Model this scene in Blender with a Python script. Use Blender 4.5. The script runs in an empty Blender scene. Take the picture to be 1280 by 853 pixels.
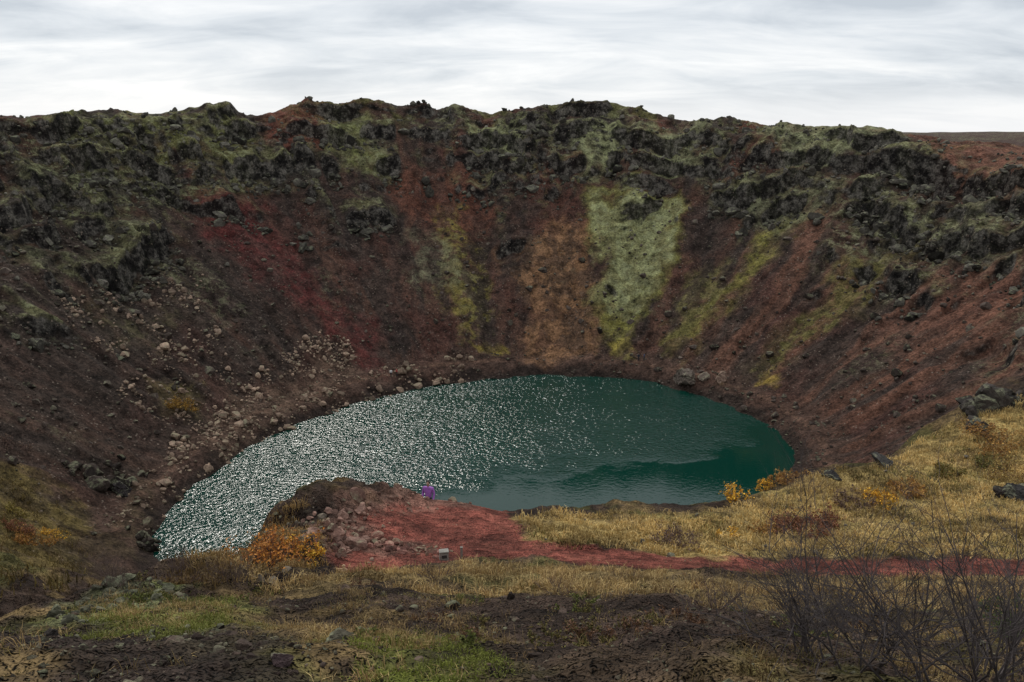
import bpy, bmesh, math, random
import numpy as np
from mathutils import Vector
rng=np.random.default_rng(7); random.seed(7)
scene=bpy.context.scene
# ------------------------------------------------------------------ camera
FPX=995.0; PITCH=math.radians(14.7); CH=50.0
cam=bpy.data.cameras.new("camera"); camo=bpy.data.objects.new("camera",cam); scene.collection.objects.link(camo)
cam.sensor_width=36; cam.lens=36*FPX/1280; cam.clip_start=0.1; cam.clip_end=20000
camo.location=(0,0,CH); camo.rotation_euler=(math.pi/2-PITCH,0,0); scene.camera=camo
scene.view_settings.view_transform='Standard'; scene.view_settings.look='None'; scene.view_settings.exposure=0
cp,sp=math.cos(PITCH),math.sin(PITCH)
def bearing(u,v):
    dx=(u-640)/FPX; dy=(426.5-v)/FPX
    return dx, cp+sp*dy, -sp+cp*dy
def survey(u,v,y):
    d=bearing(u,v); t=y/d[1]; return d[0]*t, y, CH+d[2]*t
# ------------------------------------------------------------------ noise
_p=rng.permutation(256); PERM=np.concatenate([_p,_p,_p]); _a=rng.random(256)*2*math.pi; GX=np.cos(_a); GY=np.sin(_a)
def perlin(x,y,seed=0):
    x=x+seed*17.31; y=y+seed*9.77
    xi=np.floor(x).astype(np.int64); yi=np.floor(y).astype(np.int64); xf=x-xi; yf=y-yi
    u=xf*xf*xf*(xf*(xf*6-15)+10); v=yf*yf*yf*(yf*(yf*6-15)+10)
    def g(ix,iy,fx,fy):
        h=PERM[(PERM[ix&255]+(iy&255))&255]; return GX[h]*fx+GY[h]*fy
    a=g(xi,yi,xf,yf); b=g(xi+1,yi,xf-1,yf); c=g(xi,yi+1,xf,yf-1); d=g(xi+1,yi+1,xf-1,yf-1)
    return ((a+(b-a)*u)*(1-v)+(c+(d-c)*u)*v)*1.5
def fbm(x,y,size,octv=4,seed=0,gain=.5):
    s=0; a=1; f=1.0/size; n=0
    for i in range(octv):
        s=s+a*perlin(x*f,y*f,seed+i*3.1); n+=a; a*=gain; f*=2.03
    return s/n
def ridged(x,y,size,octv=4,seed=0):
    s=0;a=1;f=1.0/size;n=0
    for i in range(octv):
        s=s+a*(1-2*np.abs(perlin(x*f,y*f,seed+i*2.3))); n+=a; a*=.55; f*=2.1
    return s/n
def sst(a,b,x):
    t=np.clip((x-a)/(b-a),0,1); return t*t*(3-2*t)
# ------------------------------------------------------------------ crater model
CX,CY=0.0,118.0
shore=[(8.5,162),(-13,156),(-25,147.8),(-34.9,136.5),(-41.6,124.9),(-44.9,113.3),(-46.4,103.2),(-47,96.4),(-44.5,88.1),(-42.5,83),(-34,76),(-15,73),(0,73),(18,76),(33,86),(40,99),(43,111.9),(46,121.4),(44.5,134.5),(37.6,147.8),(26.7,158.3)]
NT=1440
tab_phi=np.linspace(-math.pi,math.pi,NT,endpoint=False)
def mk(tab,smooth):
    tab=sorted(tab); ph=np.array([a for a,_ in tab]); va=np.array([b for _,b in tab])
    y=np.interp(tab_phi,ph,va,period=2*math.pi)
    k=np.exp(-0.5*(np.arange(-60,61)/smooth)**2); k/=k.sum()
    yy=np.concatenate([y[-60:],y,y[:60]]); return np.convolve(yy,k,'valid')
T_shore=mk([(math.atan2(x-CX,y-CY),math.hypot(x-CX,y-CY)) for x,y in shore],10)
R_far=115.0
sky_pts=[(-120,150),(-60,147),(0,148),(60,144),(130,141),(200,137),(270,136),(310,142),(380,132),(435,125),(500,132),(560,137),(620,140),(680,130),(730,125),(780,134),(850,151),(900,147),(950,156),(1000,157),(1080,158),(1130,166),(1170,174),(1220,184),(1280,198),(1400,210)]
zt=[]
for u,v in sky_pts:
    d=bearing(u,v); A=d[0]**2+d[1]**2; B=-2*d[1]*CY; C=CY**2-R_far**2
    t=(-B+math.sqrt(B*B-4*A*C))/(2*A); x,y,z=d[0]*t,d[1]*t,CH+d[2]*t
    zt.append((math.atan2(x-CX,y-CY),z))
rad=math.radians
zt+=[(rad(-100),49),(rad(-125),47),(rad(-150),44),(rad(-170),38),(rad(178),36),(rad(155),33),(rad(125),41),(rad(95),44)]
T_zr=mk(zt,2.5)
T_rr=mk([(rad(-170),95),(rad(-150),105),(rad(-120),112),(rad(-90),R_far),(rad(-60),R_far),(0,R_far),(rad(65),R_far),(rad(90),113),(rad(120),100),(rad(150),80),(rad(170),84),(rad(180),88)],14)
PS=[-.01,0,.03,.05,.10,.2,.3,.6,.72,.78,.84,.90,1.0]; PZ=[0,0,.03,.042,.062,.155,.25,.55,.68,.77,.84,.93,1.0]
def polar(x,y):
    dx=x-CX; dy=y-CY; r=np.hypot(dx,dy); ph=np.arctan2(dx,dy)
    i=(ph+math.pi)/(2*math.pi)*NT; i0=np.floor(i).astype(int); f=i-i0; a=i0%NT; b=(i0+1)%NT
    L=lambda T:T[a]*(1-f)+T[b]*f
    rs,rr,zr=L(T_shore),L(T_rr),L(T_zr); return r,ph,(r-rs)/(rr-rs),rs,rr,zr
def model(x,y,P=None):
    r,ph,s,rs,rr,zr=P if P is not None else polar(x,y)
    w=rr-rs
    inn=np.maximum(s*w*.4,-5)
    wall=zr*np.interp(s,PS,PZ)
    d=np.maximum(r-rr,0); out=zr+(41-zr)*(1-np.exp(-d/70))
    return np.where(s<0,inn,np.where(s<1,wall,out))
# foreground survey (u, v, forward distance)
fg=[(-250,860,5),(0,853,5.0),(320,853,5.2),(640,853,5.5),(960,853,5.5),(1280,853,5.5),(1600,860,5.5),
(-200,805,8.5),(0,792,9),(110,754,12),(170,732,14),(240,718,17),(300,694,21),(330,664,25),(390,630,28),(470,612,28.5),(580,628,28),(620,637,29.5),(700,639,31),(780,640,33),(870,640,35),(930,628,38),(960,606,39),(1010,594,40),(1080,584,41),(1130,558,44),(1180,530,47),(1230,506,49),(1280,486,50),(1400,450,52),
(320,800,8),(640,800,8),(960,800,8),(1280,803,8),(1600,805,8),
(320,742,13.3),(480,746,12.8),(640,750,12.5),(960,752,12.5),(1280,760,12),(1600,760,12),
(430,718,19),(300,716,17.5),(640,720,17.5),(960,732,17),(1280,736,17),(1600,736,17),
(590,697,21.5),(430,700,20.5),(420,670,22.5),(540,660,24.5),(520,632,27.2),(640,660,25),(780,690,22.3),(950,708,21.3),(1280,714,21),(1600,714,21),
(780,660,27),(950,670,26),(1100,640,30),(1280,650,27.5),(1280,560,38),(1500,600,33),(1500,650,27)]
ctrl=[survey(*p) for p in fg]
ctrl+=[(x,0.5,48.3) for x in (-30,-14,-6,-2,2,6,14,30)]+[(x,-12,49) for x in (-25,0,25)]+[(x,2.6,47.0) for x in (-5,0,5)]
for u,v,y in fg[7:30]:   # ground falls away behind the lip
    x,yy,z=survey(u,v,y); k=4.5 if y>20 else 6.0
    l=math.hypot(x,yy); ctrl.append((x+x/l*k,yy+yy/l*k,z-k*0.85))
zero=[(74*math.sin(rad(a)),74*math.cos(rad(a))) for a in np.linspace(-180,180,48,endpoint=False)]
zero+=[(-25,52),(-40,46),(-10,58),(10,60),(25,66),(-52,30),(-36,30)]
cxy=np.array([(c[0],c[1]) for c in ctrl]+zero); cz=np.array([c[2] for c in ctrl]+[0]*len(zero))
mz=model(cxy[:,0],cxy[:,1]); res=cz-mz; res[len(ctrl):]=0
D=np.hypot(cxy[:,None,0]-cxy[None,:,0],cxy[:,None,1]-cxy[None,:,1])
K=np.sqrt(D*D+1.0); n=len(cxy)
W=np.linalg.solve(np.block([[K,np.ones((n,1))],[np.ones((1,n)),np.zeros((1,1))]]),np.append(res,0))
def base(x,y,P=None):
    x=np.asarray(x,float);y=np.asarray(y,float); z=model(x,y,P); sh=z.shape
    xf,yf=x.ravel(),y.ravel(); zf=z.ravel().copy(); dist=np.hypot(xf,yf); idx=np.where(dist<88)[0]
    for k in range(0,len(idx),40000):
        j=idx[k:k+40000]
        d=np.sqrt((xf[j][:,None]-cxy[None,:,0])**2+(yf[j][:,None]-cxy[None,:,1])**2+1.0)
        zf[j]+=(d@W[:-1]+W[-1])*(1-sst(66,86,dist[j]))
    return zf.reshape(sh)
_ts=np.concatenate([np.arange(3,70,.04),np.arange(70,420,.15)])
def hit(u,v):
    d=bearing(u,v); x=d[0]*_ts;y=d[1]*_ts;z=CH+d[2]*_ts
    k=np.where(z<np.maximum(base(x,y),0))[0]
    i=k[0] if len(k) else len(_ts)-1
    return x[i],y[i]
def wpoly(p): return np.array([hit(*q) for q in p])
def sdf(px,py,poly):
    d=np.full(px.shape,1e9); ins=np.zeros(px.shape,bool); m=len(poly)
    for i in range(m):
        ax,ay=poly[i]; bx,by=poly[(i+1)%m]; ex,ey=bx-ax,by-ay; wx,wy=px-ax,py-ay
        t=np.clip((wx*ex+wy*ey)/(ex*ex+ey*ey+1e-9),0,1); d=np.minimum(d,(wx-ex*t)**2+(wy-ey*t)**2)
        c=((ay>py)!=(by>py)); den=(by-ay) if abs(by-ay)>1e-9 else 1e-9
        ins^=c&(px<(bx-ax)*(py-ay)/den+ax)
    return np.where(ins,-1,1)*np.sqrt(d)
def pmask(px,py,poly,soft,warp=0,seed=5):
    m=np.zeros(px.shape); b0=poly.min(0)-soft*2-warp*2; b1=poly.max(0)+soft*2+warp*2
    k=(px>b0[0])&(px<b1[0])&(py>b0[1])&(py<b1[1])
    if k.any():
        qx,qy=px[k],py[k]
        if warp>0:
            n1=fbm(qx,qy,warp*3,5,seed,.62)*warp*2.6; n2=fbm(qx,qy,warp*3,5,seed+40,.62)*warp*2.6
            s=sdf(qx+n1,qy+n2,poly)
        else: s=sdf(qx,qy,poly)
        m[k]=1-sst(-soft,soft,s)
    return m
path_px=[(412,716),(408,682),(440,645),(470,628),(520,622),(600,630),(636,648),(672,678),(730,684),(900,697),(1280,696),(1700,694),(1700,722),(1280,719),(950,717),(850,713),(700,699),(590,697),(470,716)]
PATH=wpoly(path_px)
def pathmask(x,y,soft=.35,warp=.25): return pmask(x,y,PATH,soft,warp,3)
# lava ledges (layers of old flows cropping out of the scree): polyline, step height
LEDGES=[([(-80,236),(0,232),(80,228),(180,215),(330,205),(420,200)],3.0),([(60,356),(100,350),(150,342),(175,325),(215,300)],3.2),([(250,264),(290,258),(330,262)],2.4),([(410,270),(450,268),(495,272)],2.4),
([(470,205),(560,195),(640,190),(720,200),(800,185)],2.3),([(560,232),(640,226),(700,230)],1.5),([(890,240),(980,255),(1060,240),(1130,230)],2.4),([(1050,245),(1150,290),(1250,320),(1300,345)],2.8),([(880,200),(1000,195),(1100,205),(1200,215)],2.3),
([(930,275),(970,250),(1000,225)],2.0),([(-60,172),(0,167),(120,162),(230,157),(320,160)],2.2),([(340,165),(420,158),(500,168),(600,165),(690,158),(790,165)],1.8),([(-40,300),(60,292),(140,275)],1.8),([(1080,330),(1150,372),(1200,380)],1.5),([(0,420),(60,410),(120,425)],1.4),([(1140,205),(1220,235),(1300,262)],2.2)]
LT=[]
for pts,A in LEDGES:
    w_=wpoly(pts); P_=polar(w_[:,0],w_[:,1]); o_=np.argsort(P_[1]); LT.append((P_[1][o_],P_[0][o_],A))
def ledges(r,ph,x,y):
    z=np.zeros_like(r); m=np.zeros_like(r); cap=np.zeros_like(r); arc=ph*80
    j1=fbm(arc,arc*0+3,9,4,201,.6)*3.2; br=sst(-.28,.05,fbm(arc,r*.1,7,3,205,.6))
    for i,(pp,rr_,A) in enumerate(LT):
        k=(ph>pp[0]-.03)&(ph<pp[-1]+.03)
        if not k.any(): continue
        p=ph[k]; d=r[k]-np.interp(p,pp,rr_)-j1[k]; e=sst(pp[0]-.02,pp[0]+.03,p)*(1-sst(pp[-1]-.03,pp[-1]+.02,p))*br[k]
        g=np.clip(d/.7,-1,1)*np.exp(-np.abs(d)/4.2); z[k]+=A*e*g; m[k]=np.maximum(m[k],e*np.exp(-(d/2.2)**2)); cap[k]=np.maximum(cap[k],e*sst(.4,1.2,d)*(1-sst(3,6,d)))
    return z,m,cap
def ribs(ph,r): return fbm(ph*80,r*.10,17,4,61)+.35*fbm(ph*80,r*.2,6,3,63)
def height(x,y,want=False):
    x=np.asarray(x,float);y=np.asarray(y,float); P=polar(x,y); r,ph,s,rs,rr,zr=P
    z=base(x,y,P); dist=np.hypot(x,y)
    far=sst(45,75,dist); wallm=sst(.06,.16,s)*(1-sst(.97,1.06,s))*far
    wrp=fbm(x,y,11,3,301)*3.5
    arc=ph*80; rb=ribs(ph,r)
    z=z+wallm*(fbm(arc,r*.22,9,4,1)*1.8-np.abs(fbm(arc+wrp,r*.16,6.5,3,2))*1.3)
    cl=sst(.58,.76,s+rb*.6)*(1-sst(.96,1.04,s))*far
    z=z+sst(.35,.75,s)*(1-sst(.90,.99,s))*far*(sst(-.25,.35,rb)*2.8-1.2)
    cl2=sst(.25,.42,fbm(x,y,20,3,15))*wallm*sst(.2,.35,s)
    cl=np.maximum(cl,cl2*.8)
    lz,lm_,cap=ledges(r,ph,x,y); z=z+lz*far
    br=sst(-.3,.2,fbm(x,y,16,3,23))
    p=6.5; q=z/p+fbm(x,y,22,3,21)*1.1; fr=q-np.floor(q); ter=(sst(.4,.68,fr)-fr)*p
    z=z+cl*ter*.8*br
    p=1.9; q=z/p+fbm(x,y,7,2,25)*.9; fr=q-np.floor(q); ter=(sst(.35,.75,fr)-fr)*p
    z=z+cl*ter*.45*(1.2-br)
    z=z+np.maximum(cl*sst(-.05,.3,fbm(x,y,12,2,33)+.05)*.9,lm_*far*.7)*(ridged(x,y,6.5,4,31)-.3)*1.5
    z=z+wallm*fbm(x,y,1.8,3,35)*.22
    z=z+sst(.92,1.0,s)*far*(fbm(x,y,22,2,43)*1.5+fbm(x,y,8,4,41)*1.0+(ridged(x,y,4.5,4,42)-.2)*.9*sst(-.1,.2,fbm(x,y,15,2,49)))*(1-sst(1.3,1.8,s)) + sst(1.1,2.5,s)*far*fbm(x,y,160,3,44)*4+sst(3,7,s)*far*(fbm(x,y,600,4,46)*22+1)
    z=z+far*(1-sst(.08,.16,s))*sst(-.1,-.02,s)*(fbm(x,y,2.5,3,47)*.35+fbm(x,y,9,3,48)*1.0)
    nr=1-sst(50,75,dist)
    if (nr>0).any():
        pm=pathmask(x,y,.5)
        z=z+nr*(fbm(x,y,3.0,3,51)*.36+fbm(x,y,.8,4,55,.6)*.17)*(1-pm)-pm*.10+nr*pm*fbm(x,y,1.2,2,58)*.04
        z=z+nr*sst(.1,.5,ridged(x,y,1.6,3,57)-.15)*.26*(1-pm)*sst(6,20,dist)*(1-sst(-8,2,x))
    return (z,lm_,cap) if want else z
H1=lambda x,y: float(height(np.array([x]),np.array([y]))[0])
# ------------------------------------------------------------------ colours
def lin(c): 
    c=c/255.0; return c/12.92 if c<=.04045 else ((c+.055)/1.055)**2.4
def C(r,g,b,gain=1.3): return np.array([lin(r),lin(g),lin(b)])*gain
def Wc(r,g,b,gain=1.75,des=.08):
    c=C(r,g,b,gain); l=c@np.array([.3,.55,.15]); return (c*(1-des)+l*des)*np.array([1.04,1,.93])
def make_mesh(name,verts,faces,sizes,cols=None,smooth=False,mat=None,extra=None,link=True):
    me=bpy.data.meshes.new(name); nv=len(verts); me.vertices.add(nv); me.vertices.foreach_set("co",np.ascontiguousarray(verts,dtype=np.float32).ravel())
    me.loops.add(len(faces)); me.loops.foreach_set("vertex_index",np.ascontiguousarray(faces,dtype=np.int32))
    sizes=np.asarray(sizes,dtype=np.int32); me.polygons.add(len(sizes)); st=np.concatenate([[0],np.cumsum(sizes)[:-1]]).astype(np.int32)
    me.polygons.foreach_set("loop_start",st); me.polygons.foreach_set("loop_total",sizes)
    me.polygons.foreach_set("use_smooth",np.full(len(sizes),smooth))
    me.update(calc_edges=True)
    def addc(nm,c):
        a=me.attributes.new(nm,'FLOAT_COLOR','POINT'); cc=np.ones((nv,4),np.float32); cc[:,:3]=c; a.data.foreach_set("color",cc.ravel())
    if cols is not None: addc("Col",cols)
    if extra is not None: addc("Mask",extra)
    if mat: me.materials.append(mat)
    ob=bpy.data.objects.new(name,me)
    if link: scene.collection.objects.link(ob)
    return ob
# ------------------------------------------------------------------ node helpers
def newmat(name):
    m=bpy.data.materials.new(name); m.use_nodes=True; nt=m.node_tree; nt.nodes.clear()
    o=nt.nodes.new('ShaderNodeOutputMaterial'); b=nt.nodes.new('ShaderNodeBsdfPrincipled'); nt.links.new(b.outputs[0],o.inputs[0]); return m,nt,b
def N(nt,t,**k):
    n=nt.nodes.new(t)
    for a,b in k.items(): setattr(n,a,b)
    return n
def noise(nt,vec,scale,detail=4,rough=.5,dist=0):
    n=N(nt,'ShaderNodeTexNoise'); n.inputs['Scale'].default_value=scale; n.inputs['Detail'].default_value=detail; n.inputs['Roughness'].default_value=rough; n.inputs['Distortion'].default_value=dist
    nt.links.new(vec,n.inputs['Vector']); return n.outputs['Fac']
def mrange(nt,val,a,b,c,d,smooth=False):
    n=N(nt,'ShaderNodeMapRange'); 
    if smooth: n.interpolation_type='SMOOTHSTEP'
    for i,x in enumerate((a,b,c,d)): n.inputs[i+1].default_value=x
    nt.links.new(val,n.inputs[0]); return n.outputs[0]
def math_(nt,op,a,b):
    n=N(nt,'ShaderNodeMath',operation=op)
    for i,x in enumerate((a,b)):
        if isinstance(x,(int,float)): n.inputs[i].default_value=x
        else: nt.links.new(x,n.inputs[i])
    return n.outputs[0]
def mixc(nt,fac,a,b,mode='MIX'):
    n=N(nt,'ShaderNodeMix',data_type='RGBA',blend_type=mode)
    for i,x in ((0,fac),(6,a),(7,b)):
        if isinstance(x,(int,float)): n.inputs[i].default_value=x
        elif isinstance(x,(tuple,list,np.ndarray)): n.inputs[i].default_value=(*[float(q) for q in x[:3]],1)
        else: nt.links.new(x,n.inputs[i])
    return n.outputs[2]
def scalec(nt,col,f):
    n=N(nt,'ShaderNodeVectorMath',operation='SCALE'); nt.links.new(col,n.inputs[0])
    if isinstance(f,(int,float)): n.inputs['Scale'].default_value=f
    else: nt.links.new(f,n.inputs['Scale'])
    return n.outputs[0]
def bump(nt,h,strength,dist,prev=None):
    n=N(nt,'ShaderNodeBump'); n.inputs['Strength'].default_value=strength; n.inputs['Distance'].default_value=dist; nt.links.new(h,n.inputs['Height'])
    if prev: nt.links.new(prev,n.inputs['Normal'])
    return n.outputs[0]
# terrain material
mT,nt,b=newmat("volcanic_ground"); tc=N(nt,'ShaderNodeTexCoord').outputs['Object']
col=N(nt,'ShaderNodeAttribute',attribute_name="Col").outputs['Color']; mk_=N(nt,'ShaderNodeSeparateColor'); nt.links.new(N(nt,'ShaderNodeAttribute',attribute_name="Mask").outputs['Color'],mk_.inputs[0])
nA=noise(nt,tc,.45,6,.72); nB=noise(nt,tc,2.3,4,.72); nC=noise(nt,tc,28,2,.6); nL=noise(nt,tc,.5,6,.74,.4)
f=math_(nt,'MULTIPLY',mrange(nt,nA,.33,.67,.32,1.68),mrange(nt,nB,.32,.68,.38,1.62)); f=math_(nt,'MULTIPLY',f,mrange(nt,nC,.25,.75,.65,1.35))
c1=scalec(nt,col,f)
ge=N(nt,'ShaderNodeNewGeometry'); sx=N(nt,'ShaderNodeSeparateXYZ'); nt.links.new(ge.outputs['Normal'],sx.inputs[0]); nz=sx.outputs[2]
steep=math_(nt,'MULTIPLY',mrange(nt,nz,.58,.40,0,.92),mk_.outputs[1])
c1=mixc(nt,steep,c1,scalec(nt,mixc(nt,mrange(nt,nA,.46,.60,0,1),C(32,30,29),C(84,80,74)),f))
lm=math_(nt,'MULTIPLY',mrange(nt,nL,.50,.56,0,1),mk_.outputs[0]); lm=math_(nt,'MULTIPLY',lm,mrange(nt,nB,.40,.58,.25,1)); lm=math_(nt,'MULTIPLY',lm,mrange(nt,nz,.45,.65,.12,.9))
c2=mixc(nt,lm,c1,C(146,148,112))
vo=N(nt,'ShaderNodeTexVoronoi'); vo.inputs['Scale'].default_value=1.4; nt.links.new(tc,vo.inputs['Vector'])
sm=math_(nt,'MULTIPLY',mrange(nt,vo.outputs['Distance'],.14,.26,1,0),mk_.outputs[2]); sm=math_(nt,'MULTIPLY',sm,mrange(nt,nL,.49,.56,0,1))
c3=mixc(nt,sm,c2,C(132,118,106))
nt.links.new(c3,b.inputs['Base Color']); b.inputs['Roughness'].default_value=.95; b.inputs['Specular IOR Level'].default_value=.12
bm=bump(nt,nA,1.0,1.6); bm=bump(nt,nB,1.0,.28,bm); nt.links.new(bm,b.inputs['Normal'])
# rock material
mR,nt,b=newmat("lava_rock"); tc=N(nt,'ShaderNodeTexCoord').outputs['Object']
col=N(nt,'ShaderNodeAttribute',attribute_name="Col").outputs['Color']
nA=noise(nt,tc,2.2,5,.7); nB=noise(nt,tc,11,4,.7)
c1=scalec(nt,col,math_(nt,'MULTIPLY',mrange(nt,nA,.3,.7,.5,1.5),mrange(nt,nB,.3,.7,.65,1.35)))
ge=N(nt,'ShaderNodeNewGeometry'); sx=N(nt,'ShaderNodeSeparateXYZ'); nt.links.new(ge.outputs['Normal'],sx.inputs[0])
lf=math_(nt,'MULTIPLY',mrange(nt,sx.outputs[2],.2,.8,0,.65),mrange(nt,noise(nt,tc,.9,6,.7),.49,.56,0,1))
lf=math_(nt,'MULTIPLY',lf,mrange(nt,nB,.4,.6,.3,1))
c2=mixc(nt,lf,c1,C(126,128,102))
nt.links.new(c2,b.inputs['Base Color']); b.inputs['Roughness'].default_value=.95; b.inputs['Specular IOR Level'].default_value=.15
nt.links.new(bump(nt,nB,.9,.06),b.inputs['Normal'])
def attrmat(name,rough=.8,vary=6):
    m,nt,b=newmat(name); tc=N(nt,'ShaderNodeTexCoord').outputs['Object']; col=N(nt,'ShaderNodeAttribute',attribute_name="Col").outputs['Color']
    c1=scalec(nt,col,mrange(nt,noise(nt,tc,vary,1,.6),.3,.7,.75,1.25)); nt.links.new(c1,b.inputs['Base Color']); b.inputs['Roughness'].default_value=rough; b.inputs['Specular IOR Level'].default_value=.15; return m
mG=attrmat("grass_blade",.8,1.2); mTw=attrmat("twig_bark",.9); mLf=attrmat("autumn_leaf",.7)
def colmat(name,c,rough=.8):
    m,nt,b=newmat(name); tc=N(nt,'ShaderNodeTexCoord').outputs['Object']
    base_=N(nt,'ShaderNodeRGB'); base_.outputs[0].default_value=(*[float(q) for q in c],1)
    nt.links.new(scalec(nt,base_.outputs[0],mrange(nt,noise(nt,tc,14,4,.6),.3,.7,.75,1.2)),b.inputs['Base Color']); b.inputs['Roughness'].default_value=rough; return m
# ------------------------------------------------------------------ terrain mesh
A1=np.radians(np.linspace(-41,41,770)); A2=np.radians(np.linspace(41,319,72))[1:-1]
az=np.concatenate([A1,A2]); na=len(az)
rads=np.concatenate([[.3,1,2],3*np.power(60/3,np.linspace(0,1,330)),np.arange(60.4,150,.42),np.arange(150,243,.25),np.arange(243,300,1.6),300*np.power(9000/300,np.linspace(0,1,60))[1:]])
nr_=len(rads); RR,AA=np.meshgrid(rads,az,indexing='ij'); X=(RR*np.sin(AA)).ravel(); Y=(RR*np.cos(AA)).ravel()
Z,LM,CAP=height(X,Y,True); r,ph,s,rs,rr,zr=polar(X,Y); dist=np.hypot(X,Y); arc=ph*80; RB=ribs(ph,r)
farm=sst(45,70,dist)
wrp=fbm(X,Y,11,3,301)*3.5
streak=fbm(arc+wrp,r*.16,5.5,4,71); stre2=fbm(arc+wrp,r*.14,2.0,4,75,.6); blotch=fbm(X,Y,18,5,79,.6); fine=fbm(X,Y,3,4,83,.6)
N_=len(X); col=np.zeros((N_,3))
def blend(m,c):
    global col
    m=np.clip(m,0,1)[:,None]; col=col*(1-m)+c[None,:]*m
col[:]=Wc(55,45,41)
blend(sst(-.1,.35,streak+fine*.4)*.7,Wc(78,55,46)); blend(sst(-.0,.35,stre2)*.5,Wc(38,35,35)); blend(sst(0,.4,-blotch)*.5,Wc(74,44,38))
blend((1-sst(-1.4,-.6,ph))*farm*.55*(s<1),Wc(46,39,35))
blend(sst(.4,.9,ph)*.6*(s<1.0)*sst(-.2,.25,streak),Wc(90,62,50))
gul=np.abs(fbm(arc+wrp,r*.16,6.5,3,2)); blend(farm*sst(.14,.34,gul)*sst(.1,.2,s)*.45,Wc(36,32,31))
up=sst(.58,.78,s+RB*.6)*farm
blend(up*.75,Wc(50,46,42)); blend(up*sst(.02,.25,fine+blotch*.6)*.6,Wc(84,84,58)); blend(up*sst(-.02,.22,fbm(X,Y,10,4,91,.6))*.85,Wc(64,47,40))
blend(sst(.72,.9,s)*farm*sst(.0,.3,fbm(X,Y,26,4,93,.6))*.65*(s<1.1),Wc(90,51,42))
blend(sst(.86,.97,s)*farm*sst(.0,.25,fbm(X,Y,12,4,94,.6))*.65,Wc(86,87,50))
blend(LM*farm*.75,Wc(42,39,37)); blend(CAP*farm*.55*sst(-.25,.1,fine),Wc(98,99,66))
rt=sst(.5,.75,ph)
blend(sst(1.1,1.5,s)*farm,Wc(80,60,50)); blend(sst(1.2,2.0,s)*farm*sst(-.2,.2,blotch)*(1-rt*.6),Wc(62,54,42)); blend(sst(1.0,1.1,s)*farm*rt*.7,Wc(86,56,47)); blend(sst(3,6,s)*.8,Wc(52,43,40))
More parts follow.
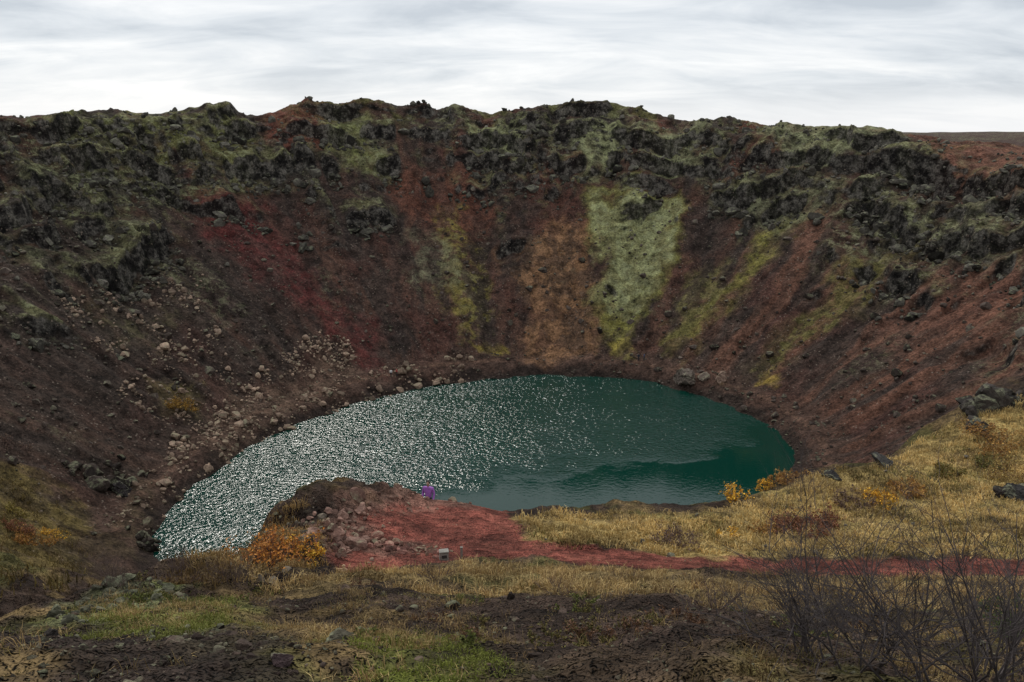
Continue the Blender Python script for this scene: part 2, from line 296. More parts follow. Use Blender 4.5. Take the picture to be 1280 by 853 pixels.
# beach and shore trail
bn=fbm(X,Y,8,3,97)*.03
blend((1-sst(.085,.13,s+fine*.03+bn))*farm*.8,Wc(64,49,43)); blend((1-sst(.01,.035,s+fine*.02+bn))*farm*.8,Wc(36,31,29)); blend(sst(.05,.058,s)*(1-sst(.066,.076,s))*farm*.55*sst(-.3,.1,fine),Wc(90,69,58))
mask=np.zeros((N_,3))
mask[:,0]=up*.8*sst(-.1,.25,blotch+fine*.5)+ (1-up)*sst(.1,.5,blotch)*.4*farm*sst(.1,.3,s); mask[:,0]=np.maximum(mask[:,0],np.maximum(CAP*.9,LM*.3)*sst(-.2,.2,fine)*farm); mask[:,1]=farm*sst(.1,.2,s); mask[:,2]=farm*sst(.06,.1,s)*.8
feats=[ # polygon, colour, soft, warp, opacity, patchiness, lichen
([(232,238),(310,240),(355,300),(425,375),(492,455),(468,462),(425,420),(335,345),(262,290)],(80,38,37),3,4,.8,.45,0),
([(310,140),(410,140),(420,172),(330,178)],(92,52,43),2,2,.75,.4,0),
([(500,205),(600,205),(620,300),(560,300),(500,255)],(90,56,44),3,4,.7,.55,0),
([(660,190),(740,190),(742,290),(660,300)],(84,52,43),3,4,.6,.5,0),
([(640,335),(690,280),(745,270),(742,400),(700,446),(660,446),(648,400)],(118,88,62),3,4,.75,.6,0),
([(735,235),(850,230),(858,280),(838,345),(805,400),(782,442),(758,440),(752,400),(745,320)],(104,102,46),2,3.5,.8,.5,.2),
([(748,245),(846,245),(845,290),(820,345),(790,385),(760,380),(748,320)],(122,126,90),2.5,3.5,.9,.55,1),
([(545,260),(565,250),(605,350),(610,420),(585,430),(555,340)],(106,98,44),2,3,.75,.9,.3),
([(510,290),(560,290),(590,360),(520,350)],(84,84,68),2,3,.6,.8,.8),
([(570,148),(660,150),(655,185),(600,180)],(110,114,80),2,3,.85,.55,1),
([(722,148),(775,148),(770,205),(725,215)],(114,118,84),2,3,.85,.55,1),
([(800,160),(885,162),(860,200),(830,225),(805,200)],(110,114,82),2,3,.85,.55,1),
([(400,148),(450,140),(480,205),(415,200)],(98,102,60),2,3,.85,.55,1),
([(60,148),(300,146),(335,205),(190,212),(90,215)],(86,88,50),3,4,.75,.65,1),
([(0,195),(120,205),(330,208),(330,222),(0,245)],(68,70,48),2,3,.7,.7,1),
([(955,280),(1005,262),(960,320),(900,390),(850,440),(842,425),(890,370)],(98,94,44),3,4,.9,.6,.2),
([(1120,290),(1140,300),(1060,390),(960,470),(920,470),(1000,390)],(84,81,43),3,4,.85,.7,.1),
([(860,340),(900,330),(870,420),(840,440)],(88,85,48),2,3,.7,.7,.1),
([(1180,350),(1290,320),(1290,440),(1150,430),(1080,440)],(96,65,53),4,4,.6,.5,0),
([(1150,185),(1400,200),(1400,250),(1180,225)],(102,69,57),3,3,.8,.4,0),
([(960,170),(1120,160),(1120,180),(980,200)],(106,110,82),2,3,.85,.5,1),
([(1060,240),(1280,250),(1290,330),(1180,320),(1080,270)],(80,80,62),3,4,.6,.7,1),
([(900,230),(1000,215),(1050,240),(960,280)],(94,95,72),2,3,.7,.6,1),
([(955,465),(975,465),(970,482),(945,480)],(130,112,46),1,.8,.8,.5,0),
([(590,430),(635,432),(635,442),(600,442)],(118,106,44),.8,.8,.8,.6,0),
([(760,425),(790,420),(790,440),(765,442)],(120,110,46),.8,.8,.8,.6,0),
([(-200,560),(60,600),(110,690),(90,745),(-50,800),(-300,800)],(90,79,44),2,3,.85,.5,0),
([(60,690),(170,590),(200,640),(190,720),(90,760)],(62,54,39),2,3,.6,.7,0),
([(130,370),(230,380),(200,440),(120,420)],(68,65,44),3,4,.6,.8,0),
([(0,300),(180,280),(160,340),(20,340)],(58,59,42),3,4,.6,.7,.5),
([(300,480),(420,440),(450,470),(360,520),(280,580),(230,560)],(84,69,58),2,3,.6,.6,0),
([(190,470),(250,480),(250,520),(200,510)],(86,79,44),1.5,1.5,.7,.6,0),
]
for poly,c,soft,wp,op,pat,li in feats:
    m=pmask(X,Y,wpoly(poly),soft,wp,11)*farm
    k=m>0
    if k.any():
        nn=fbm(X[k],Y[k],3.2,5,95,.65)+.5*streak[k]
        m[k]*=op*(1-pat+pat*sst(-.06,.14,nn)*1.0)
        blend(m,Wc(*c)); mask[k,0]=mask[k,0]*(1-m[k])+li*m[k]; mask[k,2]*=(1-m[k]*.7)
# near ground
near=1-farm
soil=C(55,44,37)
n1=fbm(X,Y,2.2,5,101,.6); n2=fbm(X,Y,5,4,105,.6)
blend(near,soil); blend(near*sst(-.05,.25,n1+n2*.5)*.85,C(102,85,56)); blend(near*sst(.12,.3,n2-n1*.4)*.7,C(80,78,42))
mask[:,0]*=(1-near); mask[:,2]*=(1-near)
G_bank=wpoly([(640,642),(700,643),(870,643),(940,630),(1010,598),(1080,588),(1140,558),(1200,525),(1280,495),(1420,460),(1650,520),(1650,692),(1280,695),(900,695),(720,683),(668,676)])
G_mid=wpoly([(430,724),(600,704),(840,718),(1280,724),(1700,724),(1700,765),(1280,765),(900,765),(640,745),(480,738),(300,735),(250,722)])
G_knoll=wpoly([(200,735),(290,705),(330,668),(385,635),(405,650),(402,712),(300,735)])
G_fore=wpoly([(-300,1000),(-200,815),(0,800),(110,762),(200,740),(640,748),(1280,765),(1700,765),(1700,1000)])
G_moss=wpoly([(440,800),(520,775),(620,800),(640,860),(560,900),(440,860)])
G_moss2=wpoly([(0,790),(110,765),(180,745),(300,750),(260,800),(120,800)])
G_hump=wpoly([(60,775),(110,757),(165,738),(225,738),(250,752),(150,772),(90,790)])
G_soil=wpoly([(560,752),(760,745),(1000,765),(980,830),(960,900),(660,900),(640,830)])
G_soil2=wpoly([(-100,880),(-40,800),(60,790),(300,785),(440,840),(400,960),(-100,960)])
pb=pmask(X,Y,G_bank,.8,1,13)*near
blend(pb*.9,C(150,129,80)); blend(pb*sst(0,.3,n2)*.5,C(110,100,56)); blend(pb*sst(.05,.3,n1)*.6,C(90,70,50))
blend(pmask(X,Y,G_mid,.6,.8,14)*near*.65*sst(-.3,.1,n1),C(124,106,70))
blend(pmask(X,Y,G_moss,.3,.4,15)*near*.85*sst(-.25,.05,n1),C(92,100,38)); blend(pmask(X,Y,G_moss2,.4,.5,16)*near*.8*sst(-.25,.1,n1),C(80,84,42))
blend(pmask(X,Y,G_soil,.5,.9,17)*near*.85,C(56,45,38)); blend(pmask(X,Y,G_soil2,.4,.8,18)*near*.85,C(46,38,33))
hm=pmask(X,Y,G_hump,.3,.6,20)*near; blend(hm*.75,C(84,86,60)); blend(hm*sst(0,.25,n1)*.7,C(74,80,40)); mask[:,0]=np.maximum(mask[:,0],hm*.5)
K_rock=wpoly([(395,700),(400,650),(440,622),(470,612),(590,622),(600,632),(500,634),(460,650),(470,668),(545,680),(545,690),(480,692),(440,680)])
pm=pathmask(X,Y,.25,.3); blend(pm*near,C(114,64,54)); blend(pm*near*sst(-.1,.3,n1)*.5,C(94,56,47)); blend(pm*near*sst(.1,.4,fbm(X,Y,.9,3,111))*.35,C(132,83,68))
blend(pmask(X,Y,K_rock,.3,.5,19)*near*.75,C(106,80,69))
idx=np.arange(nr_*na).reshape(nr_,na); a=idx[:-1,:]; b_=idx[1:,:]; a2=np.roll(a,-1,1); b2=np.roll(b_,-1,1)
F=np.stack([a,a2,b2,b_],-1).reshape(-1); sizes=np.full((nr_-1)*na,4)
F=np.concatenate([F,idx[0,::-1]]); sizes=np.append(sizes,na)
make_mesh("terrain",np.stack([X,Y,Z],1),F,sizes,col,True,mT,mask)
# ------------------------------------------------------------------ lake
g=np.arange(-58,58.01,.5); GXX,GYY=np.meshgrid(g,g+CY,indexing='ij'); ng=len(g)
ii=np.arange(ng*ng).reshape(ng,ng); F=np.stack([ii[:-1,:-1],ii[1:,:-1],ii[1:,1:],ii[:-1,1:]],-1).reshape(-1,4)
qx,qy=GXX.ravel(),GYY.ravel(); ok=polar(qx,qy)[2]<.06; F=F[ok[F].all(1)]
dl=((qx+16.4)*(128.6-107.6)-(qy-107.6)*(40+16.4))/math.hypot(21,56.4)
wn=fbm(qx,qy*1.0,14,4,121,.6)
calm=sst(-1.5,6,dl+wn*9-1.0)*sst(-30,-8,qx+wn*10)
calm=np.maximum(calm,sst(34,43,qx+wn*6)*sst(145,125,qy))
wind=np.clip(1-calm,0,1); wind=wind*(.75+.4*sst(-.3,.3,fbm(qx+qy*.3,qy,8,4,125)))
wc=np.stack([wind]*3,1)
mW,nt,b=newmat("lake_water"); tc=N(nt,'ShaderNodeTexCoord').outputs['Object']; mp=N(nt,'ShaderNodeMapping'); mp.inputs['Scale'].default_value=(.75,1.0,1); mp.inputs['Rotation'].default_value=(0,0,rad(20)); nt.links.new(tc,mp.inputs[0])
w=N(nt,'ShaderNodeSeparateColor'); nt.links.new(N(nt,'ShaderNodeAttribute',attribute_name="Col").outputs['Color'],w.inputs[0]); wv=w.outputs[0]
h1=noise(nt,mp.outputs[0],1.6,2,.5); h2=noise(nt,mp.outputs[0],4.4,1,.5)
hh=math_(nt,'ADD',h1,math_(nt,'MULTIPLY',h2,.27)); hh=math_(nt,'MULTIPLY',hh,mrange(nt,wv,0,1,.05,1))
nt.links.new(bump(nt,hh,1.0,.27),b.inputs['Normal'])
b.inputs['Base Color'].default_value=(.0006,.032,.022,1); b.inputs['Roughness'].default_value=.045; b.inputs['IOR'].default_value=1.35
keep=np.unique(F); re=np.full(ng*ng,-1); re[keep]=np.arange(len(keep))
make_mesh("lake_water",np.stack([qx,qy,np.zeros_like(qx)],1)[keep],re[F].ravel(),np.full(len(F),4),wc[keep],True,mW)
# ------------------------------------------------------------------ rocks
def rockshape(sub,seed):
    bm_=bmesh.new(); bmesh.ops.create_icosphere(bm_,subdivisions=sub,radius=1); r_=np.random.default_rng(seed)
    v=np.array([q.co[:] for q in bm_.verts]); f=np.array([[q.index for q in fc.verts] for fc in bm_.faces]); bm_.free()
    for _ in range(9):
        nn=r_.normal(size=3); nn/=np.linalg.norm(nn); dd=r_.uniform(.38,.8); t=v@nn; k=t>dd; v[k]-=np.outer(t[k]-dd,nn)
    v*=1+r_.normal(size=(len(v),1))*.05
    return v,f
SH=[rockshape(2,i) for i in range(8)]; SHB=[rockshape(3,20+i) for i in range(6)]
def rotm(n,tilt=1.0):
    q=rng.normal(size=(n,4)); q/=np.linalg.norm(q,axis=1)[:,None]; w,x,y,z=q.T
    return np.stack([1-2*(y*y+z*z),2*(x*y-z*w),2*(x*z+y*w),2*(x*y+z*w),1-2*(x*x+z*z),2*(y*z-x*w),2*(x*z-y*w),2*(y*z+x*w),1-2*(x*x+y*y)],1).reshape(n,3,3)
RV=[];RF=[];RC=[];roff=0
def add_rocks(x,y,size,colr,shapes=SH,embed=.25,jit=.3):
    global roff
    x=np.asarray(x,float);y=np.asarray(y,float); n=len(x)
    if n==0:return
    z=height(x,y); which=rng.integers(0,len(shapes),n); R=rotm(n); sc=np.stack([rng.uniform(.8,1.3,n),rng.uniform(.7,1.2,n),rng.uniform(.7,1.1,n)],1)*size[:,None]
    cc=colr*(1+rng.normal(size=(n,1))*jit).clip(.35,1.9)
    for k,(v,f) in enumerate(shapes):
        j=np.where(which==k)[0]
        if len(j)==0: continue
        V=np.einsum('nij,vj->nvi',R[j],v)*sc[j][:,None,:]+np.stack([x[j],y[j],z[j]+sc[j][:,2]*(.5-embed)*.8],1)[:,None,:]
        m=len(v); RV.append(V.reshape(-1,3)); RF.append((f[None]+(np.arange(len(j))*m)[:,None,None]+roff).reshape(-1)); RC.append(np.repeat(cc[j],m,0)); roff+=len(j)*m
def in_poly(poly,n,dens=None):
    b0,b1=poly.min(0),poly.max(0); out=[]
    tot=0
    for _ in range(40):
        p=rng.uniform(b0,b1,(max(n,500)*2,2)); k=sdf(p[:,0],p[:,1],poly)<0; p=p[k]
        if dens is not None and len(p): p=p[rng.random(len(p))<dens(p[:,0],p[:,1])]
        out.append(p); tot+=len(p)
        if tot>=n: break
    return np.concatenate(out)[:n]
def psize(n,a,b,al=2.2): return a*(1-rng.random(n)*(1-(a/b)**al))**(-1/al)
def ring(n,s0,s1,p0,p1):
    ph=rng.uniform(rad(p0),rad(p1),n); s=rng.uniform(s0,s1,n); i=((ph+math.pi)/(2*math.pi)*NT).astype(int)%NT
    r=T_shore[i]+s*(T_rr[i]-T_shore[i]); return CX+r*np.sin(ph),CY+r*np.cos(ph)
grey=C(78,74,67); dark=C(60,52,47); tan=C(128,109,94)
x,y=ring(5600,.45,.95,-115,100); P_=polar(x,y); k=(P_[2]+ribs(P_[1],P_[0])*.6+fbm(x,y,7,3,131)*.8)>.86; x,y=x[k],y[k]; add_rocks(x,y,psize(len(x),.2,1.6,1.9),grey,jit=.45)
x,y=ring(5200,.1,.75,-125,105); k=fbm(x,y,8,3,135)>.04; x,y=x[k],y[k]; add_rocks(x,y,psize(len(x),.10,.7,2.5),dark*1.4,jit=.5)
x,y=ring(700,.15,.8,-115,100); add_rocks(x,y,psize(len(x),.3,1.3,2.0),dark*1.2,jit=.4)
x,y=ring(500,.95,1.03,-80,70); k=fbm(x,y,9,3,136)>0; x,y=x[k],y[k]; add_rocks(x,y,psize(len(x),.3,1.3,2.0),grey*.8,SHB,.2,.4)
dn=lambda x,y:sst(-.15,.25,fbm(x,y,6,3,137))
p=in_poly(wpoly([(300,480),(400,400),(440,430),(450,470),(360,520),(290,590),(220,590),(200,520)]),820,dn); add_rocks(p[:,0],p[:,1],psize(len(p),.16,1.0),tan,jit=.35)
p=in_poly(wpoly([(60,360),(250,330),(300,480),(250,560),(120,480)]),520,dn); add_rocks(p[:,0],p[:,1],psize(len(p),.18,1.1),tan*.8,jit=.35)
x,y=ring(1100,-.01,.10,-120,-10); k=fbm(x,y,5,3,138)>-.1; x,y=x[k],y[k]; add_rocks(x,y,psize(len(x),.14,1.2,1.7),tan*.75,jit=.4)
x,y=ring(620,-.01,.10,-10,100); k=fbm(x,y,5,3,139)>-.05; x,y=x[k],y[k]; add_rocks(x,y,psize(len(x),.13,.9,1.8),dark*1.3)
# rubble along each lava ledge
for pp,rr_,A in LT:
    n=int((pp[-1]-pp[0])*80*3.6*A/2.4); p=rng.uniform(pp[0],pp[-1],n); arcp=p*80
    r_=np.interp(p,pp,rr_)+fbm(arcp,arcp*0+3,9,4,201,.6)*3.2+rng.normal(size=n)*.8-1.6-np.abs(rng.normal(size=n))*1.6
    k=sst(-.28,.05,fbm(arcp,r_*.1,7,3,205,.6))>.3; r_,p=r_[k],p[k]; add_rocks(CX+r_*np.sin(p),CY+r_*np.cos(p),psize(len(p),.3,1.7,1.5),grey*.7,SHB,.15,.45)
def ledge(pts,n,a,b,c,spread=1.2,sh=SHB,embed=.15):
    w_=wpoly(pts); seg=np.hypot(*(w_[1:]-w_[:-1]).T); cum=np.concatenate([[0],np.cumsum(seg)]); t=rng.random(n)*cum[-1]
    x=np.interp(t,cum,w_[:,0])+rng.normal(size=n)*spread; y=np.interp(t,cum,w_[:,1])+rng.normal(size=n)*spread
    w2=min(1,spread); x=x+fbm(t,t*0,6,2,3)*2*w2; add_rocks(x,y,psize(n,a,b,1.6),c,sh,embed,.35)
ledge([(370,310),(385,250)],14,.4,1.5,grey*.8)
ledge([(70,570),(150,605),(170,592)],26,.5,1.5,dark*.7); ledge([(170,660),(200,690)],20,.4,1.2,dark*.7)
ledge([(435,630),(500,620),(592,628)],190,.08,.34,C(112,86,76),.35,embed=.24); ledge([(400,690),(410,660),(440,640)],110,.07,.32,C(112,88,78),.4,embed=.27)
ledge([(470,672),(510,684),(545,690)],60,.06,.2,C(120,86,77),.25,embed=.3)
p=in_poly(K_rock,480); add_rocks(p[:,0],p[:,1],psize(480,.05,.26),C(112,86,75),embed=.34)
p=in_poly(wpoly([(250,715),(330,668),(400,630),(410,650),(395,705),(330,735)]),220); add_rocks(p[:,0],p[:,1],psize(220,.05,.35),C(84,76,66),embed=.33)
ledge([(1205,528),(1240,504),(1300,490)],46,.3,1.1,C(60,55,51),.9); ledge([(1255,620),(1300,614)],6,.25,.5,dark,.3)
p=in_poly(G_fore,3200); add_rocks(p[:,0],p[:,1],psize(3200,.012,.13,1.9),C(68,57,50),embed=.38,jit=.4)
p=in_poly(G_soil2,900); add_rocks(p[:,0],p[:,1],psize(900,.012,.10,1.6),C(54,45,40),embed=.36,jit=.4)
p=in_poly(G_hump,110); add_rocks(p[:,0],p[:,1],psize(110,.04,.2,1.6),C(70,69,56),embed=.4,jit=.3)
p=in_poly(PATH,900); add_rocks(p[:,0],p[:,1],psize(900,.02,.08),C(112,72,62),embed=.4)
p=in_poly(G_bank,50); add_rocks(p[:,0],p[:,1],psize(50,.06,.25),C(80,74,66))
RF_=np.concatenate(RF); make_mesh("lava_rocks",np.concatenate(RV),RF_,np.full(len(RF_)//3,3),np.concatenate(RC),False,mR)
def boulder(u,v,size,c,seed,sq=(1,1,.7),sink=.35):
    x,y=hit(u,v); vv,f=rockshape(4,seed); r_=np.random.default_rng(seed)
    vv=vv*np.array(sq)*size; vv=vv+(fbm(vv[:,0]*3+seed,vv[:,1]*3+vv[:,2]*4,size*1.2,3,seed)*.12*size)[:,None]
    ob=make_mesh("boulder",vv,f.ravel(),np.full(len(f),3),np.tile(c,(len(vv),1)),False,mR); ob.location=(x,y,H1(x,y)+size*sq[2]*sink); ob.rotation_euler=(0,0,r_.uniform(0,6))
boulder(856,478,2.6,C(98,88,80),51,(1.2,.8,.75)); boulder(901,476,1.9,C(132,111,98),52,(.8,.8,.9)); boulder(880,474,1.3,C(104,92,83),53)
boulder(1105,577,.75,C(56,54,52),54,(1.3,.8,.5)); boulder(1040,600,.5,C(40,38,38),55,(1.4,.8,.4)); boulder(430,812,.22,C(74,70,58),56,(1,.8,.6),.1); boulder(1272,622,.6,C(50,48,47),57)
boulder(385,672,.3,C(50,48,46),58); boulder(352,842,.10,C(62,50,50),59); boulder(378,310,1.6,C(72,70,63),60,(1,.8,.9)); boulder(152,612,1.8,C(42,38,38),61,(1.3,.9,.7))
boulder(150,752,.24,C(62,61,48),62,(1.3,.9,.5),.0); boulder(200,742,.24,C(68,67,54),63,(1.2,.9,.5),.0); boulder(60,800,.13,C(50,45,42),65,sink=.1)
# ------------------------------------------------------------------ grass
BV=[];BC=[];nb=0
def tufts(p,nbl,h0,h1,wid,c_a,c_b,spread=.08,lean=.5):
    global nb
    n=len(p); 
    if n==0:return
    x=np.repeat(p[:,0],nbl)+rng.normal(size=n*nbl)*spread; y=np.repeat(p[:,1],nbl)+rng.normal(size=n*nbl)*spread
    z=np.repeat(height(p[:,0],p[:,1]),nbl)-.03; m=n*nbl
    th=np.repeat(rng.uniform(h0,h1,n),nbl)*rng.uniform(.5,1.15,m); a=rng.random(m)*6.283; ln=rng.random(m)*lean+.08
    dx=np.cos(a)*ln*th; dy=np.sin(a)*ln*th; pa=rng.random(m)*6.283; wx=np.cos(pa)*wid*.5; wy=np.sin(pa)*wid*.5
    B=np.stack([x,y,z],1); Wd=np.stack([wx,wy,0*wx],1); M=B+np.stack([dx*.35,dy*.35,th*.6],1); T=B+np.stack([dx,dy,th*(1-.35*ln)],1)
    V=np.stack([B-Wd,B+Wd,M-Wd*.7,M+Wd*.7,T],1).reshape(-1,3)
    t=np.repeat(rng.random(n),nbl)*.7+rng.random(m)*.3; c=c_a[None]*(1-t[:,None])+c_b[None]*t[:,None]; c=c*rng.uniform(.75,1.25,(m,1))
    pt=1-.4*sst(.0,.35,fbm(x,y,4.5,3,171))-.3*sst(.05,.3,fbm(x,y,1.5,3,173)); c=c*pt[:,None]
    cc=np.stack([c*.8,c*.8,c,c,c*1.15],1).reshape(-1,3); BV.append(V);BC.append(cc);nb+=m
notpath=lambda x,y:1-pathmask(x,y,.3,.25)
straw=C(210,184,126); straw2=C(168,142,90); green=C(110,111,60); brown=C(122,94,66)
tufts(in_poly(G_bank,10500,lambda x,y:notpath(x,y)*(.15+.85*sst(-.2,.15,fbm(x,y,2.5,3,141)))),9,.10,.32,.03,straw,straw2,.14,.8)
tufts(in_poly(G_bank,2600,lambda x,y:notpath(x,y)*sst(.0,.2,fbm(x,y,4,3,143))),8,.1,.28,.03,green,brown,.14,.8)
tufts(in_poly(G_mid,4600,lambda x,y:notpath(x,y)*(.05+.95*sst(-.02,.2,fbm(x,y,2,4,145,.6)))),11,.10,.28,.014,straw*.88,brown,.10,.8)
tufts(in_poly(G_knoll,1300,lambda x,y:notpath(x,y)*sst(-.1,.15,fbm(x,y,2,3,147))),9,.1,.3,.02,straw2*.9,brown,.12,.8)
soilm=lambda x,y:1-.96*np.maximum(pmask(x,y,G_soil,.5,.9,17),pmask(x,y,G_soil2,.4,.8,18))
tufts(in_poly(G_fore,2800,lambda x,y:soilm(x,y)*sst(-.0,.18,fbm(x,y,1.3,4,149,.6))),14,.05,.2,.006,straw*.72,brown,.06,.9)
tufts(in_poly(G_fore,2000,lambda x,y:soilm(x,y)*sst(.05,.2,fbm(x,y,1.8,4,151,.6))),12,.03,.11,.006,green,straw2*.8,.06,.9)
tufts(in_poly(G_moss,1700,lambda x,y:sst(-.15,.05,fbm(x,y,1.0,3,153))),14,.02,.07,.008,C(112,120,44),green,.05,1)
tufts(in_poly(G_moss2,1500,lambda x,y:sst(-.1,.1,fbm(x,y,1.0,3,155))),12,.03,.10,.01,green,C(104,108,46),.06,1)
tufts(in_poly(wpoly([(-250,570),(60,605),(105,690),(90,745),(-50,790),(-300,800)]),2400,lambda x,y:sst(-.1,.15,fbm(x,y,4,4,157,.6))),8,.2,.6,.06,C(124,110,64),C(100,80,52),.3,.8)
V=np.concatenate(BV); o=(np.arange(nb)*5)[:,None]
F=np.concatenate([o+np.array([[0,1,3,2]]),o+np.array([[2,3,4]])],1).ravel(); S=np.tile([4,3],nb)
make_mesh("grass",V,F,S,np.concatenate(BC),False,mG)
# ------------------------------------------------------------------ shrubs
def tubes(segs,sides=4):
    P0=np.array([s_[0] for s_ in segs]);P1=np.array([s_[1] for s_ in segs]);r0=np.array([s_[2] for s_ in segs]);r1=np.array([s_[3] for s_ in segs])
    d=P1-P0; d/=np.linalg.norm(d,axis=1)[:,None]+1e-9; ref=np.where(np.abs(d[:,2:3])<.9,np.array([[0,0,1.]]),np.array([[1.,0,0]]))
    u=np.cross(d,ref); u/=np.linalg.norm(u,axis=1)[:,None]+1e-9; v=np.cross(d,u); ang=np.arange(sides)*2*math.pi/sides
    ring_=lambda P,r:P[:,None]+(u[:,None]*np.cos(ang)[None,:,None]+v[:,None]*np.sin(ang)[None,:,None])*r[:,None,None]
    V=np.concatenate([ring_(P0,r0),ring_(P1,r1)],1).reshape(-1,3); o=(np.arange(len(segs))*sides*2)[:,None,None]
    f=np.array([[i,(i+1)%sides,(i+1)%sides+sides,i+sides] for i in range(sides)])[None]; return V,(f+o).reshape(-1,4)
def shrub(name,u,v,h,w,stems,bark,leaf=None,nleaf=0,lsz=.03,depth=3,off=(0,0),r0=.012):
    x,y=hit(u,v); x+=off[0];y+=off[1]; segs=[]; tips=[]
    def grow(p,d,L,r,dep):
        k=4 if dep==depth else 3
        for i in range(k):
            d=d+rng.normal(size=3)*.16; d[2]+=.05; d/=np.linalg.norm(d); q=p+d*L/k; rn=r*(.86)
            segs.append((p,q,r,rn)); p=q; r=rn
            tips.append((p,dep))
            if dep>0 and rng.random()<.85:
                for _ in range(rng.integers(1,3)):
                    dd=d+rng.normal(size=3)*.55; dd[2]=abs(dd[2])*.8+.1; dd/=np.linalg.norm(dd); grow(p,dd,L*rng.uniform(.5,.75),r*.65,dep-1)
    for i in range(stems):
        a=rng.random()*6.283; t=rng.random()**.7; b0=np.array([math.cos(a)*w*.25*t,math.sin(a)*w*.25*t,0]); b0[2]=H1(x+b0[0],y+b0[1])-H1(x,y)-.03
        d=np.array([math.cos(a)*w/h*.7*t,math.sin(a)*w/h*.7*t,1.]); d/=np.linalg.norm(d); grow(b0,d,h*rng.uniform(.5,.85),r0,depth)
    V,F=tubes(segs,4)
    c=np.tile(bark,(len(V),1))*rng.uniform(.7,1.3,(len(V),1))
    zc=H1(x,y)
    ob=make_mesh(name,V,F.ravel(),np.full(len(F),4),c,False,mTw); ob.location=(x,y,zc)
    if leaf is not None and nleaf:
        T=np.array([t_[0] for t_ in tips]); 
        p=T[rng.integers(0,len(T),nleaf)]+rng.normal(size=(nleaf,3))*h*.05
        a=rng.normal(size=(nleaf,3)); a/=np.linalg.norm(a,axis=1)[:,None]; b_=np.cross(a,rng.normal(size=(nleaf,3))); b_/=np.linalg.norm(b_,axis=1)[:,None]
        s_=lsz*rng.uniform(.6,1.3,(nleaf,1)); V=np.stack([p-a*s_,p+b_*s_*.5,p+a*s_,p-b_*s_*.5],1).reshape(-1,3)
        t=rng.random((nleaf,1)); la,lb=leaf; c=np.repeat((la*(1-t)+lb*t)*rng.uniform(.6,1.3,(nleaf,1)),4,0)
        lo=make_mesh("foliage",V,np.arange(nleaf*4),np.full(nleaf,4),c,False,mLf); lo.parent=ob
    return ob
bk=C(62,50,50); bk2=C(88,74,68)
ora=(C(184,126,54),C(150,92,50)); yel=(C(212,168,60),C(180,132,52)); rus=(C(130,88,62),C(106,69,52)); mix=(C(170,134,72),C(130,92,56)); purp=(C(92,72,66),C(108,90,74))
S_=shrub
S_("autumn_shrub",345,712,.8,2.4,14,bk,ora,1500,.04); S_("autumn_shrub",372,706,.5,1.2,8,bk,yel,700,.04); S_("autumn_shrub",318,716,.5,1.2,8,bk,ora,500,.04)
S_("autumn_shrub",1000,665,.75,3.4,22,bk,rus,2600,.045); S_("autumn_shrub",955,668,.5,1.5,9,bk,mix,700,.045); S_("autumn_shrub",1040,662,.6,1.8,9,bk,rus,800,.045)
S_("autumn_shrub",845,680,.6,2.2,14,bk2,purp,900,.04); S_("autumn_shrub",915,628,.7,.8,7,bk,yel,450,.06); S_("autumn_shrub",985,600,.5,2.6,14,bk,mix,1200,.06); S_("autumn_shrub",960,606,.45,1.5,9,bk,yel,600,.05)
S_("autumn_shrub",1100,628,.5,2.2,12,bk,yel,800,.05); S_("autumn_shrub",1130,615,.6,2.4,12,bk,mix,1200,.06); S_("autumn_shrub",1065,635,.6,2.4,12,bk,purp,1000,.05); S_("autumn_shrub",910,672,.3,1.2,7,bk,yel,450,.04)
S_("autumn_shrub",1245,560,1.0,3.4,16,bk2,mix,1400,.06); S_("autumn_shrub",1265,600,.9,2.6,14,bk2,(C(170,150,90),C(130,100,60)),1200,.05); S_("autumn_shrub",1230,585,.7,2.,10,bk2,(C(100,98,52),C(90,80,44)),1100,.05)
S_("autumn_shrub",1185,600,.6,2.,9,bk2,(C(90,90,48),C(110,90,44)),900,.05); S_("autumn_shrub",228,512,1.5,4.5,16,bk,(C(148,120,54),C(130,94,48)),1500,.12); S_("autumn_shrub",40,680,1.4,4.5,16,bk,(C(140,94,56),C(150,116,54)),1700,.1)
S_("autumn_shrub",20,665,1.2,3.5,12,bk,rus,1100,.1); S_("autumn_shrub",70,672,1.0,3.0,12,bk,yel,700,.08); S_("autumn_shrub",20,560,1.4,4,12,bk,purp,600,.1); S_("autumn_shrub",15,640,1.0,3,12,bk,(C(110,104,50),C(130,110,56)),900,.09)
S_("autumn_shrub",205,715,.6,1.2,10,bk,(C(140,104,76),C(112,80,64)),500,.035)
for u,v,h,w in [(225,728,.6,1.0),(545,728,.5,1.2),(700,745,.35,1.0),(890,765,.55,1.1),(780,722,.4,1.2),(290,735,.5,1.0),(150,745,.5,1.4),(130,720,2.0,5.0),(930,608,.9,2.5),(1000,612,.7,2.),(1080,552,1.5,5.)]:
    S_("bare_shrub",u,v,h,w,12,bk2*.9,None,0,depth=2 if h<.45 else 3,r0=.008 if h<1 else .02)
for u,v,h,w,st in [(1075,850,1.25,1.6,9),(1180,880,1.15,1.6,9),(1010,835,.9,1.2,7),(1290,900,1.2,1.6,8),(1240,840,.9,1.4,8),(1130,800,.9,1.6,8),(1010,790,.75,1.2,6)]:
    S_("bare_shrub",u,v,h,w,st,C(70,64,63),None,0,depth=3,r0=.0105)
S_("juniper_shrub",1265,800,.4,.5,8,bk,(C(62,78,36),C(80,94,44)),2200,.02)
for i in range(40):
    u=rng.uniform(100,1260); v=rng.uniform(735,815); S_("heather",u,v,.15,.8,8,bk,[(C(84,84,44),C(98,82,48)),(C(104,76,54),C(84,62,48)),(C(78,86,42),C(96,96,48))][i%3],500,.018,depth=2,r0=.004)
